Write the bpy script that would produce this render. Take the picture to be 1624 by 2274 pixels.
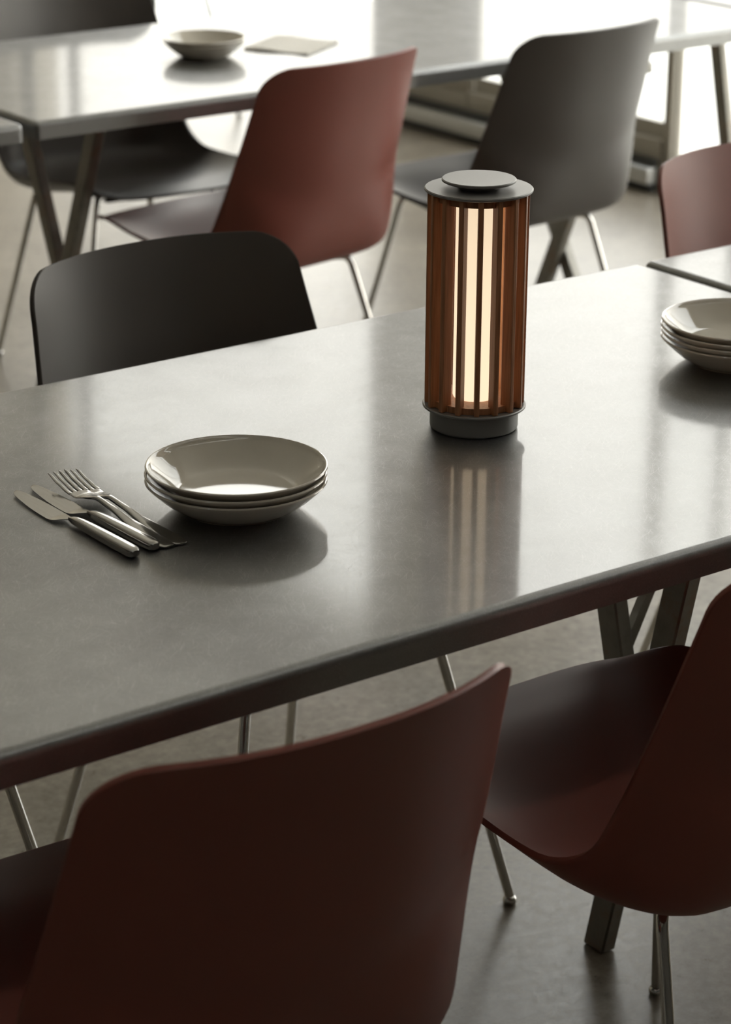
import bpy, bmesh, math, random
from mathutils import Vector, Matrix, Euler
random.seed(4)
S = bpy.context.scene
for o in list(bpy.data.objects):
    bpy.data.objects.remove(o)
C = S.collection
PI = math.pi

# ------------------------------------------------------------------ camera
cam = bpy.data.cameras.new('camera')
camo = bpy.data.objects.new('camera', cam); C.objects.link(camo)
cam.sensor_fit = 'VERTICAL'; cam.sensor_height = 36.0; cam.sensor_width = 25.7
cam.lens = 5600.0 * 36.0 / 2274.0
_r = Vector((0.798805, -0.601554, 0.006599)); _u = Vector((0.205587, 0.283276, 0.936744)); _v = Vector((0.565371, 0.746918, -0.349954))
camo.matrix_world = Matrix(((_r.x, _u.x, -_v.x, -1.37247), (_r.y, _u.y, -_v.y, -1.853643), (_r.z, _u.z, -_v.z, 1.753632), (0, 0, 0, 1)))
cam.clip_start = 0.05; cam.clip_end = 200
cam.dof.use_dof = True; cam.dof.focus_distance = 3.0; cam.dof.aperture_fstop = 6.3
S.camera = camo

# ------------------------------------------------------------------ world: soft overcast sky, a little warmer at the horizon
w = bpy.data.worlds.new('sky'); S.world = w; w.use_nodes = True
nt = w.node_tree; nt.nodes.clear()
tc = nt.nodes.new('ShaderNodeTexCoord'); sx = nt.nodes.new('ShaderNodeSeparateXYZ'); rp = nt.nodes.new('ShaderNodeValToRGB')
bg = nt.nodes.new('ShaderNodeBackground'); wo = nt.nodes.new('ShaderNodeOutputWorld')
nt.links.new(tc.outputs['Generated'], sx.inputs[0]); nt.links.new(sx.outputs['Z'], rp.inputs[0])
rp.color_ramp.elements[0].position = 0.0; rp.color_ramp.elements[0].color = (1.0, 0.94, 0.83, 1)
rp.color_ramp.elements[1].position = 0.55; rp.color_ramp.elements[1].color = (0.93, 0.95, 0.95, 1)
e = rp.color_ramp.elements.new(0.2); e.color = (0.99, 0.965, 0.91, 1)
nt.links.new(rp.outputs[0], bg.inputs[0]); nt.links.new(bg.outputs[0], wo.inputs[0])
bg.inputs[1].default_value = 4.0

# ------------------------------------------------------------------ exposure
S.view_settings.view_transform = 'Standard'; S.view_settings.look = 'None'
S.view_settings.exposure = 0.2; S.view_settings.gamma = 1.0
S.view_settings.use_curve_mapping = False
S.cycles.use_denoising = True
S.cycles.max_bounces = 10; S.cycles.diffuse_bounces = 5; S.cycles.glossy_bounces = 5
S.cycles.transparent_max_bounces = 12
S.cycles.sample_clamp_indirect = 6.0

# ------------------------------------------------------------------ materials
def mat(name, col=(.5, .5, .5), rough=.5, metal=0.0, **kw):
    m = bpy.data.materials.new(name); m.use_nodes = True
    b = m.node_tree.nodes['Principled BSDF']
    b.inputs['Base Color'].default_value = (*col, 1); b.inputs['Roughness'].default_value = rough
    b.inputs['Metallic'].default_value = metal
    for k, v in kw.items():
        b.inputs[k].default_value = v
    return m, m.node_tree, b
def noise(t, vec, scale, detail=4, rough=.5, dist=0.0):
    n = t.nodes.new('ShaderNodeTexNoise'); n.inputs['Scale'].default_value = scale; n.inputs['Detail'].default_value = detail
    n.inputs['Roughness'].default_value = rough; n.inputs['Distortion'].default_value = dist
    if vec is not None: t.links.new(vec, n.inputs['Vector'])
    return n
def ramp(t, fac, stops):
    r = t.nodes.new('ShaderNodeValToRGB'); t.links.new(fac, r.inputs[0])
    el = r.color_ramp.elements
    while len(el) < len(stops): el.new(.5)
    for e_, (p, c) in zip(el, stops):
        e_.position = p; e_.color = (*c, 1) if len(c) == 3 else c
    return r
def g(v): return (v, v, v)
def mapping(t, vec, rot=(0, 0, 0), sc=(1, 1, 1)):             # turned first, then scaled along the turned axes
    m = t.nodes.new('ShaderNodeMapping'); m.vector_type = 'TEXTURE'; m.inputs['Rotation'].default_value = rot; m.inputs['Scale'].default_value = tuple(1.0 / x for x in sc)
    t.links.new(vec, m.inputs['Vector']); return m
def mth(t, op, a, b=None, clamp=False):
    n = t.nodes.new('ShaderNodeMath'); n.operation = op; n.use_clamp = clamp
    for i, x in enumerate((a, b)):
        if x is None: continue
        if isinstance(x, (int, float)): n.inputs[i].default_value = x
        else: t.links.new(x, n.inputs[i])
    return n.outputs[0]
def bump(t, b, h, strength, dist):
    n = t.nodes.new('ShaderNodeBump'); n.inputs['Strength'].default_value = strength; n.inputs['Distance'].default_value = dist
    t.links.new(h, n.inputs['Height']); t.links.new(n.outputs[0], b.inputs['Normal']); return n
def objco(t):
    n = t.nodes.new('ShaderNodeTexCoord'); return n.outputs['Object']

# brushed, scratched steel for the table tops
def steel_top():
    m, t, b = mat('scratched_steel', (.7, .7, .68), .3, 1.0)
    oc = objco(t)
    wv = noise(t, oc, 16, 2)                                     # slow warp so that the hair scratches curl
    vm = t.nodes.new('ShaderNodeVectorMath'); vm.operation = 'MULTIPLY_ADD'
    t.links.new(wv.outputs['Color'], vm.inputs[0]); vm.inputs[1].default_value = (.02, .02, 0); t.links.new(oc, vm.inputs[2])
    tot = None
    for i, (ang, a, k) in enumerate(((20, 1500, 26), (-38, 1300, 20), (72, 1600, 30), (120, 1200, 18), (160, 1400, 24))):
        mp = mapping(t, vm.outputs[0], (0, 0, math.radians(ang)), (a, k, 500))
        n = noise(t, mp.outputs[0], 1.0, 2, .6)
        r = ramp(t, n.outputs[0], ((.59, g(0)), (.72, g(1))))
        tot = r.outputs[0] if tot is None else mth(t, 'ADD', tot, r.outputs[0])
    scr = mth(t, 'MULTIPLY', tot, .32, True)
    fine = noise(t, mapping(t, vm.outputs[0], (0, 0, .3), (900, 120, 400)).outputs[0], 1.0, 3, .7)
    blot = noise(t, oc, 14, 5, .62)
    big = noise(t, oc, 3.5, 3, .5)
    ro = mth(t, 'ADD', .035, mth(t, 'MULTIPLY', blot.outputs[0], .04))
    ro = mth(t, 'ADD', ro, mth(t, 'MULTIPLY', big.outputs[0], .02))
    t.links.new(ro, b.inputs['Roughness'])
    mixv = mth(t, 'ADD', mth(t, 'MULTIPLY', scr, .55), mth(t, 'ADD', mth(t, 'MULTIPLY', fine.outputs[0], .25), mth(t, 'MULTIPLY', blot.outputs[0], .2)))
    cr = ramp(t, mixv, ((.15, (.26, .26, .256)), (.8, (.44, .437, .43))))
    t.links.new(cr.outputs[0], b.inputs['Base Color'])
    hh = mth(t, 'ADD', mth(t, 'MULTIPLY', scr, .6), mth(t, 'MULTIPLY', fine.outputs[0], .5))
    bump(t, b, hh, .05, .0004)
    # the scratches scatter part of the light widely: a second, rough lobe
    b2 = t.nodes.new('ShaderNodeBsdfPrincipled'); b2.inputs['Metallic'].default_value = 1; b2.inputs['Roughness'].default_value = .46
    t.links.new(cr.outputs[0], b2.inputs['Base Color'])
    hz = mth(t, 'ADD', .55, mth(t, 'ADD', mth(t, 'MULTIPLY', scr, .28), mth(t, 'MULTIPLY', blot.outputs[0], .22)), True)
    ge = t.nodes.new('ShaderNodeNewGeometry'); sz = t.nodes.new('ShaderNodeSeparateXYZ'); t.links.new(ge.outputs['Normal'], sz.inputs[0])
    hz = mth(t, 'ADD', hz, mth(t, 'MULTIPLY', mth(t, 'SUBTRACT', 1.0, mth(t, 'ABSOLUTE', sz.outputs['Z'])), .35), True)   # the turned-down edge is only brushed, not worn bright
    ms = t.nodes.new('ShaderNodeMixShader'); out = t.nodes['Material Output']
    t.links.new(hz, ms.inputs[0]); t.links.new(b.outputs[0], ms.inputs[1]); t.links.new(b2.outputs[0], ms.inputs[2]); t.links.new(ms.outputs[0], out.inputs[0])
    return m
M = {}
M['steel'] = steel_top()

def shell(name, col, col2):
    m, t, b = mat(name, col, .44)
    b.inputs['Specular IOR Level'].default_value = .55
    n = noise(t, objco(t), 7, 3)
    r = ramp(t, n.outputs[0], ((.3, col), (.7, col2))); t.links.new(r.outputs[0], b.inputs['Base Color'])
    f = noise(t, objco(t), 900, 2); bump(t, b, f.outputs[0], .06, .0004)
    return m
M['red'] = shell('oxide_red_plastic', (.21, .053, .036), (.22, .056, .038))
M['red_lit'] = shell('oxide_red_plastic_lit', (.27, .105, .082), (.28, .11, .086))  # the red plastic again, colour lightened to stand for stronger window light
M['dark'] = shell('dark_brown_plastic', (.068, .058, .052), (.072, .062, .055))
M['black'] = shell('black_plastic', (.022, .023, .022), (.025, .025, .024))

def chrome():
    m, t, b = mat('chrome', (.74, .73, .71), .08, 1.0)
    n = noise(t, objco(t), 40, 3); r = ramp(t, n.outputs[0], ((.3, g(.05)), (.7, g(.13)))); t.links.new(r.outputs[0], b.inputs['Roughness'])
    return m
M['chrome'] = chrome()
def raw_steel():
    m, t, b = mat('raw_black_steel', (.1, .09, .08), .42, .75)
    n = noise(t, objco(t), 18, 6, .65)
    r = ramp(t, n.outputs[0], ((.3, (.22, .215, .195)), (.55, (.32, .305, .275)), (.72, (.33, .24, .18)))); t.links.new(r.outputs[0], b.inputs['Base Color'])
    r2 = ramp(t, n.outputs[0], ((.3, g(.34)), (.7, g(.55)))); t.links.new(r2.outputs[0], b.inputs['Roughness'])
    return m
M['raw'] = raw_steel()
def cutlery():
    m, t, b = mat('polished_cutlery_steel', (.43, .42, .40), .18, 1.0)
    n = noise(t, mapping(t, objco(t), (0, 0, 0), (600, 14, 300)).outputs[0], 1, 2)
    r = ramp(t, n.outputs[0], ((.3, g(.11)), (.7, g(.24)))); t.links.new(r.outputs[0], b.inputs['Roughness'])
    return m
M['cutlery'] = cutlery()
def ceramic():
    m, t, b = mat('glazed_stoneware', (.46, .425, .36), .09)
    b.inputs['Coat Weight'].default_value = .6; b.inputs['Coat Roughness'].default_value = .04
    n = noise(t, objco(t), 22, 4); r = ramp(t, n.outputs[0], ((.3, (.63, .585, .50)), (.7, (.66, .615, .525)))); t.links.new(r.outputs[0], b.inputs['Base Color'])
    return m
M['ceramic'] = ceramic()
def wood():
    m, t, b = mat('walnut', (.2, .09, .045), .42)
    mp = mapping(t, objco(t), (0, 0, 0), (90, 90, 3.5))
    n = noise(t, mp.outputs[0], 3.0, 6, .6, .6)
    r = ramp(t, n.outputs[0], ((.28, (.29, .125, .055)), (.5, (.43, .195, .09)), (.75, (.54, .27, .135)))); t.links.new(r.outputs[0], b.inputs['Base Color'])
    bump(t, b, n.outputs[0], .15, .0006)
    return m
M['wood'] = wood()
def lampmetal():
    m, t, b = mat('powder_coated_lamp_metal', (.24, .236, .225), .42, .35)
    n = noise(t, objco(t), 500, 2); bump(t, b, n.outputs[0], .12, .0004)
    return m
M['lampmetal'] = lampmetal()
def glow():
    m, t, b = mat('warm_lamp_diffuser', (.9, .85, .75), .5)
    b.inputs['Emission Color'].default_value = (1.0, .82, .57, 1)
    sp = t.nodes.new('ShaderNodeSeparateXYZ'); t.links.new(objco(t), sp.inputs[0])
    rr = ramp(t, mth(t, 'DIVIDE', sp.outputs['Z'], .30), ((.0, g(.90)), (.45, g(.84)), (1.0, g(.70))))
    t.links.new(rr.outputs[0], b.inputs['Emission Strength'])
    return m
M['glow'] = glow()
def concrete():
    m, t, b = mat('polished_concrete', (.3, .28, .25), .4); b.inputs['Specular IOR Level'].default_value = .8
    oc = objco(t)
    a = noise(t, oc, 2.2, 8, .6); c_ = noise(t, oc, 55, 8, .75); s = noise(t, oc, 60, 3, .5)
    r = ramp(t, mth(t, 'ADD', mth(t, 'MULTIPLY', a.outputs[0], .45), mth(t, 'MULTIPLY', c_.outputs[0], .55)),
             ((.33, (.11, .092, .070)), (.5, (.24, .21, .165)), (.64, (.38, .34, .275))))
    vo = t.nodes.new('ShaderNodeTexVoronoi'); vo.inputs['Scale'].default_value = 55; vo.inputs['Randomness'].default_value = 1; t.links.new(oc, vo.inputs['Vector'])
    pit = ramp(t, vo.outputs['Distance'], ((.05, g(.4)), (.13, g(1))))
    mk = ramp(t, noise(t, oc, 7, 2).outputs[0], ((.5, g(0)), (.6, g(1))))
    pm = t.nodes.new('ShaderNodeMix'); pm.data_type = 'RGBA'; t.links.new(mk.outputs[0], pm.inputs['Factor']); pm.inputs['A'].default_value = (1, 1, 1, 1); t.links.new(pit.outputs[0], pm.inputs['B'])
    mx = t.nodes.new('ShaderNodeMix'); mx.data_type = 'RGBA'; mx.blend_type = 'MULTIPLY'; mx.inputs['Factor'].default_value = 1
    t.links.new(r.outputs[0], mx.inputs['A']); t.links.new(pm.outputs['Result'], mx.inputs['B']); t.links.new(mx.outputs['Result'], b.inputs['Base Color'])
    rr = ramp(t, c_.outputs[0], ((.3, g(.26)), (.7, g(.38)))); t.links.new(rr.outputs[0], b.inputs['Roughness'])
    bump(t, b, c_.outputs[0], .12, .0012)
    return m
M['concrete'] = concrete()
def plaster(name, col):
    m, t, b = mat(name, col, .85)
    n = noise(t, objco(t), 5, 5); r = ramp(t, n.outputs[0], ((.3, tuple(x * .94 for x in col)), (.7, tuple(min(1, x * 1.05) for x in col)))); t.links.new(r.outputs[0], b.inputs['Base Color'])
    bump(t, b, noise(t, objco(t), 140, 3).outputs[0], .1, .002)
    return m
M['wall'] = plaster('grey_plaster', (.13, .125, .115))
M['beige'] = plaster('beige_render', (.66, .61, .52))
M['ceil'] = plaster('pale_ceiling', (.78, .75, .70))
M['pale'] = plaster('pale_paving', (.86, .85, .81))
def frame_mat(name, col, rough, metal):
    m, t, b = mat(name, col, rough, metal)
    n = noise(t, objco(t), 60, 3); bump(t, b, n.outputs[0], .05, .0008); return m
M['frame'] = frame_mat('beige_frame_paint', (.40, .375, .32), .45, .1)
M['darkframe'] = frame_mat('dark_gasket', (.04, .042, .04), .5, .2)
M['alu'] = frame_mat('pale_aluminium', (.62, .63, .62), .4, .6)
def paper():
    m, t, b = mat('beige_paper', (.80, .77, .71), .8)
    bump(t, b, noise(t, objco(t), 60, 4).outputs[0], .2, .001); return m
M['paper'] = paper()
def glass():
    m = bpy.data.materials.new('window_glass'); m.use_nodes = True; t = m.node_tree; t.nodes.clear()
    tr = t.nodes.new('ShaderNodeBsdfTransparent'); tr.inputs[0].default_value = (.96, .96, .95, 1)
    gl = t.nodes.new('ShaderNodeBsdfGlossy'); gl.inputs['Roughness'].default_value = .01
    fr = t.nodes.new('ShaderNodeFresnel'); fr.inputs['IOR'].default_value = 1.45
    mx = t.nodes.new('ShaderNodeMixShader'); o = t.nodes.new('ShaderNodeOutputMaterial')
    ge = t.nodes.new('ShaderNodeNewGeometry')                     # the pane is a slab: only its front face reflects
    t.links.new(mth(t, 'MULTIPLY', fr.outputs[0], mth(t, 'SUBTRACT', 1.0, ge.outputs['Backfacing'])), mx.inputs[0]); t.links.new(tr.outputs[0], mx.inputs[1]); t.links.new(gl.outputs[0], mx.inputs[2]); t.links.new(mx.outputs[0], o.inputs[0])
    return m
M['glass'] = glass()
def blind():
    m = bpy.data.materials.new('beige_blind_cloth'); m.use_nodes = True; t = m.node_tree; t.nodes.clear()
    df = t.nodes.new('ShaderNodeBsdfDiffuse'); df.inputs[0].default_value = (.55, .51, .44, 1)
    tl = t.nodes.new('ShaderNodeBsdfTranslucent'); w_ = noise(t, objco(t), 300, 2)
    r = ramp(t, w_.outputs[0], ((.3, (.44, .415, .36)), (.7, (.50, .47, .41)))); t.links.new(r.outputs[0], tl.inputs[0])
    mx = t.nodes.new('ShaderNodeMixShader'); mx.inputs[0].default_value = .5; o = t.nodes.new('ShaderNodeOutputMaterial')
    t.links.new(df.outputs[0], mx.inputs[1]); t.links.new(tl.outputs[0], mx.inputs[2]); t.links.new(mx.outputs[0], o.inputs[0])
    return m
M['blind'] = blind()

# ------------------------------------------------------------------ helpers
def link(name, me, material, parent=None, smooth=True, loc=None, angle=None, flat=None):
    o = bpy.data.objects.new(name, me); C.objects.link(o)
    if material is not None: me.materials.append(material)
    if smooth:
        for p in me.polygons: p.use_smooth = True
        if angle: me.set_sharp_from_angle(angle=angle)
        if flat:                                              # broad flat faces keep their own normal beside rounded edges
            for p in me.polygons:
                if p.area > flat: p.use_smooth = False
    if parent is not None: o.parent = parent
    if loc is not None: o.location = loc
    return o
def from_bm(name, bm, material, parent=None, smooth=True, loc=None, angle=math.radians(40), flat=None):
    bmesh.ops.recalc_face_normals(bm, faces=bm.faces)
    me = bpy.data.meshes.new(name); bm.to_mesh(me); bm.free()
    return link(name, me, material, parent, smooth, loc, angle, flat)
def tag(o, label=None, cat=None, group=None, kind=None):
    if label: o['label'] = label
    if cat: o['category'] = cat
    if group: o['group'] = group
    if kind: o['kind'] = kind
    return o
def thing(name, loc, label, cat, rz=0.0, group=None):
    o = bpy.data.objects.new(name, None); C.objects.link(o); o.empty_display_size = .1
    o.location = loc; o.rotation_euler = (0, 0, rz)
    return tag(o, label, cat, group)
def box_bm(x0, x1, y0, y1, z0, z1, bev=0.0, seg=2, bm=None):
    own = bm is None
    b2 = bmesh.new()
    vs = [b2.verts.new((x, y, z)) for z in (z0, z1) for y in (y0, y1) for x in (x0, x1)]
    for f in ((0, 1, 3, 2), (4, 5, 7, 6), (0, 1, 5, 4), (2, 3, 7, 6), (0, 2, 6, 4), (1, 3, 7, 5)):
        b2.faces.new([vs[i] for i in f])
    bmesh.ops.recalc_face_normals(b2, faces=b2.faces)
    if bev: bmesh.ops.bevel(b2, geom=list(b2.edges), offset=bev, segments=seg, affect='EDGES', profile=.5)
    if own: return b2
    me = bpy.data.meshes.new('tmp'); b2.to_mesh(me); b2.free(); bm.from_mesh(me); bpy.data.meshes.remove(me)
    return bm
def box(name, dims, material, parent=None, bev=.003, **k):
    return from_bm(name, box_bm(*dims, bev=bev), material, parent, **k)
def grid_faces(bm, rows, close_u=False):
    for a, b in zip(rows[:-1], rows[1:]):
        n = len(a)
        for i in range(n if close_u else n - 1):
            q = (a[i], a[(i + 1) % n], b[(i + 1) % n], b[i])
            if len(set(q)) == 4: bm.faces.new(q)
            elif len(set(q)) == 3:
                bm.faces.new(list(dict.fromkeys(q)))
def lathe_bm(prof, seg=64):
    """PROF: (r, z) from axis to axis or a closed loop; r == 0 ends are welded."""
    bm = bmesh.new(); rows = []
    for r, z in prof:
        if r < 1e-6: v = bm.verts.new((0, 0, z)); rows.append([v] * seg)
        else: rows.append([bm.verts.new((r * math.cos(2 * PI * i / seg), r * math.sin(2 * PI * i / seg), z)) for i in range(seg)])
    grid_faces(bm, rows, True)
    return bm
def catmull(pts, n):
    P = [Vector(p) for p in pts]; P = [2 * P[0] - P[1]] + P + [2 * P[-1] - P[-2]]
    out = []
    for i in range(1, len(P) - 2):
        for k in range(n):
            t_ = k / n; a, b, c, d = P[i - 1:i + 3]
            out.append(.5 * ((2 * b) + (c - a) * t_ + (2 * a - 5 * b + 4 * c - d) * t_ ** 2 + (3 * b - a - 3 * c + d) * t_ ** 3))
    out.append(P[-2].copy()); return out
def tube_bm(pts, r, seg=14, bm=None, caps=True):
    bm = bm or bmesh.new(); rows = []; pts = [Vector(p) for p in pts]
    up = Vector((0, 0, 1)); 
    d0 = (pts[1] - pts[0]).normalized()
    nrm = d0.orthogonal().normalized()
    for i, p in enumerate(pts):
        d = (pts[min(i + 1, len(pts) - 1)] - pts[max(i - 1, 0)]).normalized()
        nrm = (nrm - d * nrm.dot(d)).normalized(); bn = d.cross(nrm)
        rr = r[i] if isinstance(r, (list, tuple)) else r
        rows.append([bm.verts.new(p + (nrm * math.cos(2 * PI * k / seg) + bn * math.sin(2 * PI * k / seg)) * rr) for k in range(seg)])
    grid_faces(bm, rows, True)
    if caps: bm.faces.new(rows[0][::-1]); bm.faces.new(rows[-1])
    return bm
def copy_tree(o, parent=None):
    c = o.copy(); C.objects.link(c)
    if parent is not None: c.parent = parent
    for ch in o.children: copy_tree(ch, c)
    return c

# ------------------------------------------------------------------ setting
XW = 4.085                 # inner face of the window wall
FZ = -.085                  # floor level
WH = 3.66                   # window head
CZ = 4.1                  # ceiling
Y_END = -.5               # the glazing ends here
def struct(o): o['kind'] = 'structure'; return o
struct(box('floor', (-7, XW + .05, -5, 8.0, FZ - .12, FZ), M['concrete'], bev=0))
struct(box('ground', (XW + .22, 60, -40, 60, -.4, FZ - .04), M['pale'], bev=0))
SK = (-1.7, -1.48)        # a narrow rooflight crosses the ceiling
bm = box_bm(-7, XW + .25, -5, SK[0], CZ, CZ + .2); box_bm(-7, XW + .25, SK[1], 8.2, CZ, CZ + .2, bm=bm)
struct(from_bm('ceiling', bm, M['ceil'], smooth=False))
bm = bmesh.new()
for x_ in range(-7, 5, 2): box_bm(x_ - .03, x_ + .03, SK[0], SK[1], CZ + .06, CZ + .14, bm=bm)
o_ = struct(from_bm('window_4', bm, M['frame'], smooth=False))
for x_ in range(-7, 3, 2): box('pane', (x_ + .03, x_ + 1.97, SK[0], SK[1], CZ + .09, CZ + .1), M['glass'], o_, bev=0, smooth=False)
box('pane', (3.03, XW + .2, SK[0], SK[1], CZ + .09, CZ + .1), M['glass'], o_, bev=0, smooth=False)
struct(box('wall_left', (-7.2, -7, -5, 8.0, FZ, CZ), M['wall'], bev=0))
struct(box('wall_back', (-7.2, XW + .25, 8.0, 8.2, FZ, CZ), M['beige'], bev=0))
struct(box('wall_front', (-7.2, XW + .25, -5.2, -5, FZ, CZ), M['wall'], bev=0))
bm = box_bm(XW, XW + .22, -5, 7.99, WH, CZ)                    # lintel
box_bm(XW, XW + .22, -5, Y_END, FZ, WH, bm=bm)
struct(from_bm('wall_right', bm, M['beige'], smooth=False))
# low metal rail along the foot of the glazing, over a dark strip that paints the shade in the gap below
def rail(n, y0, y1):
    o = struct(from_bm('trim_%d' % n, box_bm(XW - .045, XW - .001, y0, y1, FZ + .028, FZ + .08, .004), M['alu']))
    from_bm('gap_shade', box_bm(XW - .028, XW - .001, y0, y1, FZ + .001, FZ + .027), M['darkframe'], o)
    from_bm('gasket', box_bm(XW - .02, XW - .001, y0, y1, FZ + .0805, FZ + .105), M['darkframe'], o)
rail(1, 3.84, 5.9)
def window(n, y0, y1, z0, mull=(), post=.05, dark=False, hw=.018):
    """one glazed bay: frame, glazing bars and panes"""
    fm = M['alu'] if dark else M['frame']; bar = M['darkframe'] if dark else M['frame']
    b = bmesh.new()
    box_bm(XW + .03, XW + .05, y0, y0 + post, z0, WH, bm=b); box_bm(XW + .03, XW + .05, y1 - post, y1, z0, WH, bm=b)
    box_bm(XW + .03, XW + .05, y0 + post, y1 - post, z0, z0 + .05, bm=b); box_bm(XW + .03, XW + .05, y0 + post, y1 - post, WH - .05, WH, bm=b)
    o = struct(from_bm('window_%d' % n, b, fm, smooth=False))
    ys = [y0 + post] + list(mull) + [y1 - post]
    for m_ in mull: box('glazing_bar', (XW + .035, XW + .055, m_ - hw, m_ + hw, z0 + .05, WH - .05), bar, o, bev=.003)
    for a, b_ in zip(ys[:-1], ys[1:]):
        a_ = a + (hw if a in mull else 0); c_ = b_ - (hw if b_ in mull else 0)
        box('pane', (XW + .036, XW + .043, a_, c_, z0 + .05, WH - .05), M['glass'], o, bev=0, smooth=False)
    if z0 > .02:
        box('sill_panel', (XW + .002, XW + .06, y0, y1, FZ, z0), M['frame'], o, bev=0)
    return o
window(1, 5.34, 7.96, FZ + .012, (7.51, 7.90), .03, True, .035)
window(2, 3.836, 4.79, .08, (), .006)
wo_ = window(5, 4.80, 5.33, .08, (), .02)
box('blind', (XW + .008, XW + .012, 4.795, 5.335, FZ + .02, WH - .01), M['blind'], wo_, bev=0)       # a drawn roller blind, daylight glowing through the cloth
window(3, Y_END, 3.80, -.055, (3.535, 2.3, 1.1), .006)
struct(box('trim_2', (XW + .01, XW + .045, 3.8005, 3.8355, FZ, WH), M['frame'], bev=.004))

# ------------------------------------------------------------------ tables
ZT = .74
def trestle_leg(parent, x0, A, B, dx, zb0=None):
    """flat steel tube from floor point to top point, both (y, z) in the plane x = x0"""
    (ya, za), (yb, zb) = A, B
    k = (yb - ya) / (zb - za); z_0 = FZ + .001 if zb0 is None else zb0; y_0 = ya + k * (z_0 - za); y_1 = ya + k * (.702 - za)
    hy = .021; hx = .0125
    bm_ = bmesh.new(); vs = []
    for z, y in ((z_0, y_0), (.702, y_1)):
        vs.append([bm_.verts.new((x0 + dx + sx_ * hx, y + sy_ * hy, z)) for sx_, sy_ in ((-1, -1), (1, -1), (1, 1), (-1, 1))])
    grid_faces(bm_, vs, True); bm_.faces.new(vs[0][::-1]); bm_.faces.new(vs[1])
    bmesh.ops.recalc_face_normals(bm_, faces=bm_.faces)
    bmesh.ops.bevel(bm_, geom=list(bm_.edges), offset=.0025, segments=2, affect='EDGES')
    return from_bm('leg', bm_, M['raw'], parent, flat=.008), y_0, y_1
def table(name, x0, x1, y0, y1, trestles, label, group='steel topped trestle tables'):
    t_ = thing(name, ((x0 + x1) / 2, (y0 + y1) / 2, 0), label, 'table')
    off = Vector((-(x0 + x1) / 2, -(y0 + y1) / 2, 0))
    b = box_bm(x0, x1, y0, y1, ZT - .0356, ZT)
    ed = [e_ for e_ in b.edges if all(v.co.z > ZT - .001 for v in e_.verts) or abs(e_.verts[0].co.z - e_.verts[1].co.z) > .01]
    bmesh.ops.bevel(b, geom=ed, offset=.0115, segments=8, affect='EDGES', profile=.5)
    bmesh.ops.translate(b, verts=b.verts, vec=off)
    from_bm('tabletop', b, M['steel'], t_, angle=math.radians(35), flat=.025)
    for (px, l1, l2, br) in trestles:
        ys = []
        for A, B, dx, zq in ((*l1, -.0128, None), (*l2, .0128, .1 if px == .814 else None)):
            o, ya, yb = trestle_leg(t_, px, A, B, dx, zq); o.location = off; ys += [yb]
        o = from_bm('top_rail', box_bm(px - .0256, px + .0256, min(ys) - .06, max(ys) + .06, .678, .7035, .002), M['raw'], t_); o.location = off
        if br:
            o = from_bm('brace', tube_bm([Vector(br[0]), Vector(br[1])], .010, 4), M['raw'], t_); o.location = off
    return t_
mA = ((.459, -.084), (.332, .516)); mB = ((.415, .134), (.489, .425))
bA = ((2.777, .361), (2.664, .638)); bB = ((2.88, .318), (2.977, .553))
table('dining_table', -.85, 1.284, 0, .9553, [(.814, mA, mB, ((.812, .468, .325), (1.023, .485, .703))), (-.59, mA, mB, None)],
      'scratched steel trestle table in front carrying the lamp, plates and cutlery')
table('dining_table', 1.297, 3.43, 0, .9553, [(1.56, mA, mB, None), (2.9, mA, mB, None)],
      'steel table joined to the right end of the lamp table')
table('dining_table', 1.048, 3.16, 2.421, 3.2642,
      [(1.34, bA, bB, None), (2.6, ((2.655, .128), (2.581, .301)), ((2.586, .149), (2.659, .274)), None)],
      'bright steel table in the back row with two bowls and a folded paper on it')
table('dining_table', -1.1, 1.024, 2.421, 3.2642, [(-.8, bA, bB, None)],
      'steel table end cut off at the left edge of the back row')
table('dining_table', 3.175, 3.88, 2.421, 3.2642, [(3.43, ((2.80, .32), (2.70, .56)), ((2.908, .315), (2.961, .56)), None)],
      'short steel table by the window at the right end of the back row')

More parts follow.
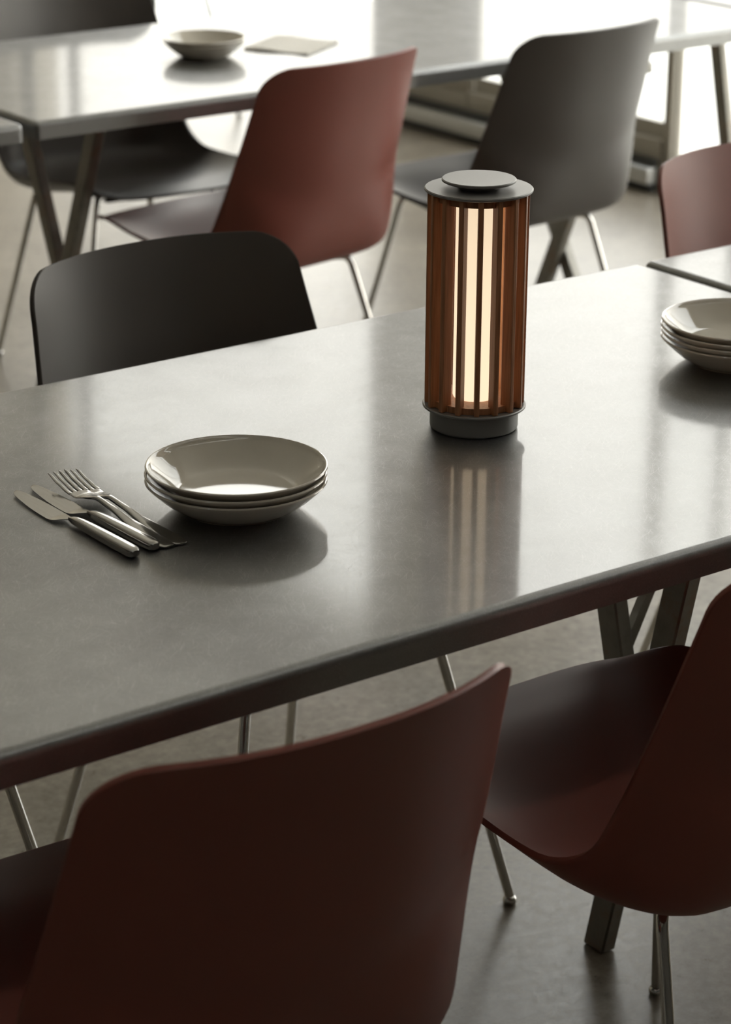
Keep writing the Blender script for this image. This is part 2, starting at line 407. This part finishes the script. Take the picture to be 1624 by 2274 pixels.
# ------------------------------------------------------------------ chairs
CEN = [(.3502, .4172), (.3088, .4163), (.2373, .4122), (.1049, .3889), (-.0384, .3663), (-.1182, .3679), (-.1802, .3905), (-.2114, .4373), (-.23, .5068), (-.2484, .5918), (-.2664, .691), (-.2853, .7691), (-.3027, .8287)]
SID = [(.2974, .4257), (.2836, .4443), (.2335, .4484), (.1248, .433), (.0034, .4267), (-.0497, .4349), (-.093, .4641), (-.1204, .5176), (-.1466, .5744), (-.1716, .6398), (-.1982, .7186), (-.2180, .7782), (-.2345, .8239)]
WID = [.2189, .2309, .2441, .258, .2655, .2621, .2552, .25, .2498, .2436, .2346, .2286, .2300]
EXP = ((0, 4.09), (.3, 4.09), (.52, 7.0), (.7, 2.28), (1, 2.28))    # how flat the middle is across the width
def shell_mesh():
    n = 6
    cen = catmull([(0, a, b) for a, b in CEN], n); sid = catmull([(w_, a, b) for w_, (a, b) in zip(WID, SID)], n)
    L = [0]
    for a, b in zip(sid[:-1], sid[1:]): L.append(L[-1] + (Vector((a.y, a.z)) - Vector((b.y, b.z))).length)
    tot = L[-1]
    # resample by arc length, dense near both ends for the round corners
    def at(arr, s):
        for i in range(len(L) - 1):
            if s <= L[i + 1] or i == len(L) - 2:
                f = (s - L[i]) / (L[i + 1] - L[i]); return arr[i].lerp(arr[i + 1], f)
    rf, rt = .058, .0530
    ss = [rf * (1 - math.cos(k / 9 * PI / 2)) for k in range(9)] + [rf + (tot - rf - rt) * k / 46 for k in range(47)] + [tot - rt * (1 - math.cos((8 - k) / 9 * PI / 2)) for k in range(9)]
    nu = 40; top = []
    for s in ss:
        c_, d_ = at(cen, s), at(sid, s); hw = d_.x
        if s < rf: hw -= rf - math.sqrt(max(0, rf * rf - (rf - s) ** 2))
        e_ = tot - s
        if e_ < rt: hw -= rt - math.sqrt(max(0, rt * rt - (rt - e_) ** 2))
        for (q0, e0), (q1, e1) in zip(EXP[:-1], EXP[1:]):
            if q0 <= s / tot <= q1 + 1e-6: ex = e0 + (e1 - e0) * (s / tot - q0) / (q1 - q0)
        row = []
        for i in range(nu + 1):
            u = -1 + 2 * i / nu; u = math.copysign(1 - (1 - abs(u)) ** 1.5, u); x = hw * u
            f = abs(x / d_.x) ** ex
            row.append(Vector((x, c_.y + (d_.y - c_.y) * f, c_.z + (d_.z - c_.z) * f)))
        top.append(row)
    R_ = len(top); nor = []
    for r_ in range(R_):
        row = []
        for i in range(nu + 1):
            a = top[min(r_ + 1, R_ - 1)][i] - top[max(r_ - 1, 0)][i]; b = top[r_][min(i + 1, nu)] - top[r_][max(i - 1, 0)]
            n_ = b.cross(a); n_.normalize()
            row.append(n_)
        nor.append(row)
    if nor[R_ // 4][nu // 2].z < 0: nor = [[-x for x in q] for q in nor]
    bm_ = bmesh.new(); th = .0035
    A = [[bm_.verts.new(p_ + n_ * th) for p_, n_ in zip(a, b)] for a, b in zip(top, nor)]
    B = [[bm_.verts.new(p_ - n_ * th) for p_, n_ in zip(a, b)] for a, b in zip(top, nor)]
    grid_faces(bm_, A); grid_faces(bm_, B)
    def loop(G): return G[0][:] + [G[r_][nu] for r_ in range(1, R_)] + G[-1][nu - 1::-1] + [G[r_][0] for r_ in range(R_ - 2, 0, -1)]
    la, lb = loop(A), loop(B); n = len(la); mid = []
    for i in range(n):
        pa, pb = la[i].co, lb[i].co; q = (la[(i + 1) % n].co + lb[(i + 1) % n].co - la[i - 1].co - lb[i - 1].co)
        nn = (pa - pb).normalized(); out = q.cross(nn).normalized()
        mid.append((pa + pb) / 2 + out * .0022)
    cc = sum((v.co for v in la), Vector()) / n
    mid = [m_ for m_ in mid]
    # make sure the rim bulges outward: compare with the neighbour ring inside
    lm = [bm_.verts.new(m_) for m_ in mid]
    grid_faces(bm_, [la, lm, lb], True)
    bmesh.ops.recalc_face_normals(bm_, faces=bm_.faces)
    me = bpy.data.meshes.new('seat_shell'); bm_.to_mesh(me); bm_.free()
    return me
SHELL = shell_mesh()
def glide_bm(x, y):
    b = lathe_bm([(0, 0.0005), (.0085, .0005), (.0105, .003), (.0108, .0065), (.0095, .010), (.0075, .012), (0, .0122)], 20)
    bmesh.ops.translate(b, verts=b.verts, vec=(x, y, FZ)); return b
def make_chair(label, material, name='dining_chair', legs='chrome'):
    t_ = thing(name, (0, 0, 0), label, 'chair')
    me = SHELL.copy(); me.materials.clear(); link('seat_shell', me, material, t_)
    for sx_ in (-1, 1):
        for fr in (1, -1):
            foot = Vector((sx_ * (.249 if fr > 0 else .214), .286 if fr > 0 else -.235, FZ + .012))
            bend = Vector((sx_ * .150, .20, .393) if fr > 0 else (sx_ * .155, -.106, .356))
            inn = Vector((sx_ * .05, .08, .370) if fr > 0 else (sx_ * .05, -.04, .354))
            d1 = (inn - bend).normalized(); d2 = (foot - bend).normalized()
            pts = [inn]
            a, c_ = bend + d1 * .022, bend + d2 * .022
            for k in range(9):
                q = k / 8; pts.append(a * (1 - q) ** 2 + bend * 2 * q * (1 - q) + c_ * q * q)
            pts.append(foot)
            lg = from_bm('leg', tube_bm(pts, .0076, 16), M[legs], t_)
            from_bm('glide', glide_bm(foot.x, foot.y), M['chrome'], lg)
    b = box_bm(-.07, .07, -.06, .09, .348, .365, .004)
    from_bm('underframe', b, M['black'], t_)
    return t_
def place(t_, x, y, rz=0.0, group=None):
    t_.location = (x, y, 0); t_.rotation_euler = (0, 0, rz)
    if group: t_['group'] = group
    return t_
red = make_chair('dark red shell chair with its back nearest the viewer, bottom of the photo', M['red'])
place(red, -.1929, .0045, -.0249)
def again(src, label, x, y, rz=0.0):
    c_ = copy_tree(src); c_['label'] = label; place(c_, x, y, rz); return c_
again(red, 'red shell chair showing its seat, at the right of the nearest chair', .537, .0257, .0215)
again(red, 'red shell chair in the back row, behind the grey chair and beside the lamp', 1.6465, 2.5034, .1693)
red_lit = make_chair('red chair partly seen at the right edge, facing the viewer', M['red_lit'])
place(red_lit, 1.7213, .9058, PI + .0261)
grey = make_chair('dark grey brown chair facing the viewer, tucked behind the plates', M['dark'])
place(grey, .5326, .9187, PI - .0067)
again(grey, 'dark grey brown chair seen from behind, above the lamp in the back row', 2.332, 2.4978, .085)
again(grey, 'dark chair of which only a chrome leg shows under the table at the left edge', -.17, .91, PI)
far = make_chair('dark chair far off, of which one dark leg shows behind the bowls', M['dark'], legs='darkframe')
place(far, 3.42, 5.86, PI)
blk = make_chair('black chair across the back table at the upper left', M['dark'])
place(blk, 1.7301, 3.2516, PI - .0648)

# ------------------------------------------------------------------ table lamp
def lamp(loc, rz):
    t_ = thing('table_lamp', loc, 'lit cylindrical lamp with wooden slats standing on the steel table', 'lamp', rz)
    from_bm('base', lathe_bm([(0, .0006), (.0535, .0006), (.0552, .0018), (.0558, .004), (.0558, .0275), (0, .0276)], 96), M['lampmetal'], t_)
    from_bm('lower_disc', lathe_bm([(0, .0278), (.0640, .0278), (.0652, .0288), (.0652, .0305), (.0642, .0315), (0, .0316)], 96), M['lampmetal'], t_)
    from_bm('lower_ring', lathe_bm([(.0, .0318), (.0545, .0318), (.0545, .0400), (.030, .0400), (.0, .0400)], 96), M['wood'], t_)
    from_bm('upper_ring', lathe_bm([(0, .2935), (.030, .2935), (.0545, .2935), (.0545, .3035), (0, .3036)], 96), M['wood'], t_)
    from_bm('upper_disc', lathe_bm([(0, .3038), (.0655, .3038), (.0668, .3048), (.0668, .3066), (.0656, .3078), (0, .3079)], 96), M['lampmetal'], t_)
    b = lathe_bm([(0, .308), (.026, .308), (.026, .3145), (.044, .3150), (.0458, .3160), (.0458, .3180), (.0448, .3190), (.02, .3187), (0, .3186)], 96)
    from_bm('dimmer_knob', b, M['lampmetal'], t_)
    from_bm('diffuser', lathe_bm([(0, .0402), (.0262, .0402), (.0275, .043), (.0275, .2934), (0, .2934)], 64), M['glow'], t_)
    b = box_bm(.0462, .0628, -.0033, .0033, .0318, .3036, .0012, 2); me = bpy.data.meshes.new('slat'); bmesh.ops.recalc_face_normals(b, faces=b.faces); b.to_mesh(me); b.free()
    first = True
    for k in range(16):
        o = bpy.data.objects.new('slat', me); C.objects.link(o); o.parent = t_; o.rotation_euler = (0, 0, 2 * PI * k / 16)
        if first: me.materials.append(M['wood']); first = False
    return t_
# one fin faces the viewer, turned three degrees
view = math.atan2(-1.8536 - .478, -1.3725 - .563)
lamp((.563, .478, ZT + .0002), view + math.radians(3.3))

# ------------------------------------------------------------------ plates
def plate_bm(R_, h, rb):
    t_ = .0042
    out = [(0, .0015), (rb - .006, .0015), (rb - .004, 0), (rb - .001, 0), (rb, .0016)]
    n = 10
    for k in range(1, n + 1):
        q = k / n; out.append((rb + (R_ - .001 - rb) * q, .0016 + (h - .003 - .0016) * (q ** 1.35)))
    rim = [(R_, h - .0015), (R_ - .0006, h - .0003), (R_ - .002, h), (R_ - .0034, h - .0008)]
    inn = []
    for k in range(n, -1, -1):
        q = k / n; inn.append((rb + .006 + (R_ - .0045 - rb - .006) * q, .0062 + (h - .0035 - .0062) * (q ** 1.3)))
    inn += [(rb + .001, .0052), (rb - .012, .0049), (0, .0049)]
    return lathe_bm(out + rim + inn, 96)
def plate_stack(x, y, n, R_, h, rb, gap, labels, group, name='plate'):
    me = None
    for k in range(n):
        ox, oy = (0, 0) if k == n - 1 else (random.uniform(-.0022, .0008), random.uniform(-.0012, .0012))
        if me is None:
            o = from_bm(name, plate_bm(R_, h, rb), M['ceramic']); me = o.data
        else:
            o = bpy.data.objects.new(name, me); C.objects.link(o)
        o.location = (x + ox, y + oy, ZT + .0002 + k * gap); o.rotation_euler = (0, 0, random.uniform(0, 6))
        tag(o, labels[k], 'plate', group)
plate_stack(.155, .410, 3, .1052, .0365, .062, .0082,
            ['lowest of the three deep beige plates stacked by the cutlery', 'middle one of the three deep beige plates stacked by the cutlery', 'top one of the three deep beige plates stacked by the cutlery'], 'plates stacked by the cutlery')
plate_stack(1.032, .482, 4, .1052, .0365, .062, .0082,
            ['bottom plate of the stack of four at the right edge', 'second plate from the bottom in the stack of four at the right edge', 'third plate from the bottom in the stack of four at the right edge', 'topmost plate of the stack of four at the right edge'], 'plates stacked at the right edge')
plate_stack(1.714, 2.828, 2, .092, .036, .05, .008,
            ['lower of the two small bowls on the back table', 'upper of the two small bowls on the back table'], 'bowls on the back table', 'bowl')

# folded paper on the back table
pc = [(1.834, 2.848), (1.908, 2.707), (2.059, 2.797), (1.985, 2.938)]
bm = bmesh.new(); cx = sum(p_[0] for p_ in pc) / 4; cy = sum(p_[1] for p_ in pc) / 4
N_ = 8; rows = []
for j in range(N_ + 1):
    r_ = []
    for i in range(N_ + 1):
        u, v_ = i / N_, j / N_
        p_ = (Vector(pc[0]) * (1 - u) + Vector(pc[1]) * u) * (1 - v_) + (Vector(pc[3]) * (1 - u) + Vector(pc[2]) * u) * v_
        r_.append((p_.x - cx, p_.y - cy))
    rows.append(r_)
topv = [[bm.verts.new((x, y, .0045 + .002 * math.sin(i * .8))) for i, (x, y) in enumerate(r_)] for r_ in rows]
botv = [[bm.verts.new((x, y, .0)) for x, y in r_] for r_ in rows]
grid_faces(bm, topv); grid_faces(bm, botv)
lp = lambda G: G[0][:] + [G[j][N_] for j in range(1, N_ + 1)] + G[N_][N_ - 1::-1] + [G[j][0] for j in range(N_ - 1, 0, -1)]
grid_faces(bm, [lp(topv), lp(botv)], True)
tag(from_bm('napkin', bm, M['paper'], loc=(cx, cy, ZT + .0002)), 'folded beige paper lying beside the two bowls on the back table', 'napkin')

# ------------------------------------------------------------------ cutlery (each points along its own +y, handle end at the origin)
def strip_bm(secs, bm=None):
    """SECS: (x centre, y, z centre, half width, half thickness); a rounded bar through them"""
    bm = bm or bmesh.new(); rows = []
    for x, y, z, a, h in secs:
        row = []
        for k in range(16):
            th = 2 * PI * k / 16; c_, s_ = math.cos(th), math.sin(th)
            row.append(bm.verts.new((x + a * math.copysign(abs(c_) ** .6, c_), y, z + h * math.copysign(abs(s_) ** .6, s_))))
        rows.append(row)
    grid_faces(bm, rows, True); bm.faces.new(rows[0][::-1]); bm.faces.new(rows[-1]); return bm
def smooth_secs(keys, n=6):
    ks = [Vector((k[0], k[1], k[2])) for k in keys]; pos = catmull(ks, n)
    wh = catmull([Vector((k[3], k[4], 0)) for k in keys], n)
    return [(p_.x, p_.y, p_.z, max(1e-4, q.x), max(1e-4, q.y)) for p_, q in zip(pos, wh)]
def knife(x, y, rz, label):
    t_ = thing('table_knife', (x, y, ZT + .0002), label, 'knife', rz, 'cutlery beside the plates')
    hz = .0062
    keys = [(0, .0, hz, .0042, .0034), (0, .0035, hz, .0072, .0052), (0, .012, hz, .0082, .0058), (0, .05, hz, .0080, .0058), (0, .095, hz, .0070, .0054), (0, .122, hz, .0056, .0046), (0, .134, hz - .0006, .0036, .0030), (0, .1385, hz - .001, .0024, .0018)]
    from_bm('handle', strip_bm(smooth_secs(keys)), M['cutlery'], t_)
    # blade: straight back on the right, curved belly on the left, flat
    rows = []; bm_ = bmesh.new()
    prof = [(.1375, -.0022, .0026), (.143, -.0085, .0030), (.149, -.0145, .0036), (.158, -.0168, .0042), (.18, -.0165, .0046), (.205, -.0148, .0044), (.228, -.0118, .0036), (.244, -.0092, .0030), (.252, -.0070, .0018), (.2562, -.0048, .0002), (.2575, -.0028, -.0012)]
    pl = catmull([(a, b, c_) for a, b, c_ in prof], 4)
    tilt = .22
    A, B = [], []
    for q in pl:
        y_, xa, xb = q.x, q.y, q.z; nn = 6; ra, rb_ = [], []
        for k in range(nn + 1):
            x_ = xa + (xb - xa) * k / nn; zc = .0036 + (x_) * tilt * .5 * min(1, (y_ - .1375) / .02) + .0012 * (1 - min(1, (y_ - .1375) / .02))
            th = .0004 + .0008 * k / nn
            ra.append(bm_.verts.new((x_, y_, zc + th))); rb_.append(bm_.verts.new((x_, y_, zc - th)))
        A.append(ra); B.append(rb_)
    grid_faces(bm_, A); grid_faces(bm_, B)
    lp2 = lambda G: G[0][:] + [r_[-1] for r_ in G[1:]] + G[-1][-2::-1] + [r_[0] for r_ in G[-2:0:-1]]
    grid_faces(bm_, [lp2(A), lp2(B)], True)
    from_bm('blade', bm_, M['cutlery'], t_)
    return t_
def fork(x, y, rz, label, lift):
    t_ = thing('table_fork', (x, y, ZT + .0002), label, 'fork', rz, 'cutlery beside the plates')
    def zc(s):                                   # side profile: handle end low, neck arched, bowl dips, tips rise
        pts = ((0, .0022), (.03, .0022 + lift * .15), (.08, .0045 + lift * .5), (.12, .009 + lift * .9), (.15, .0115 + lift), (.165, .0095 + lift), (.182, .0058 + lift), (.2, .0072 + lift), (.22, .0115 + lift), (.24, .0175 + lift))
        for (a, b), (c_, d) in zip(pts[:-1], pts[1:]):
            if s <= c_: q = (s - a) / (c_ - a); q = q * q * (3 - 2 * q) * .5 + q * .5; return b + (d - b) * q
        return pts[-1][1]
    keys = [(0, 0, 0, .0040, .0008), (0, .003, 0, .0082, .0014), (0, .012, 0, .0104, .0017), (0, .03, 0, .0104, .0018), (0, .06, 0, .0084, .0020), (0, .1, 0, .0052, .0024), (0, .135, 0, .0034, .0026), (0, .152, 0, .0042, .0022), (0, .163, 0, .0098, .0016), (0, .172, 0, .0128, .0013), (0, .19, 0, .0132, .0011), (0, .193, 0, .0132, .0011)]
    secs = [(x_, y_, zc(y_), a, h) for x_, y_, z_, a, h in smooth_secs(keys, 5)]
    from_bm('handle', strip_bm(secs), M['cutlery'], t_)
    for k in range(4):
        xo = (-1.5 + k) * .0072; ks = []
        for j in range(11):
            q = j / 10; s = .192 + q * .05; ks.append((xo * (1 + .02 * q), s, zc(s), .0027 * (1 - .42 * q) if j < 10 else .0008, .0011 - .0004 * q))
        from_bm('tine', strip_bm(ks), M['cutlery'], t_)
    return t_
knife(-.026, .340, math.radians(.5), 'table knife nearest the viewer, its blade clear of the forks')
knife(.003, .345, math.radians(1.2), 'table knife whose blade runs under the front fork')
fork(.0205, .345, math.radians(.2), 'front fork resting across the knife blade, tines raised', .003)
fork(.037, .344, math.radians(.5), 'rear fork lying between the front fork and the plates', .001)
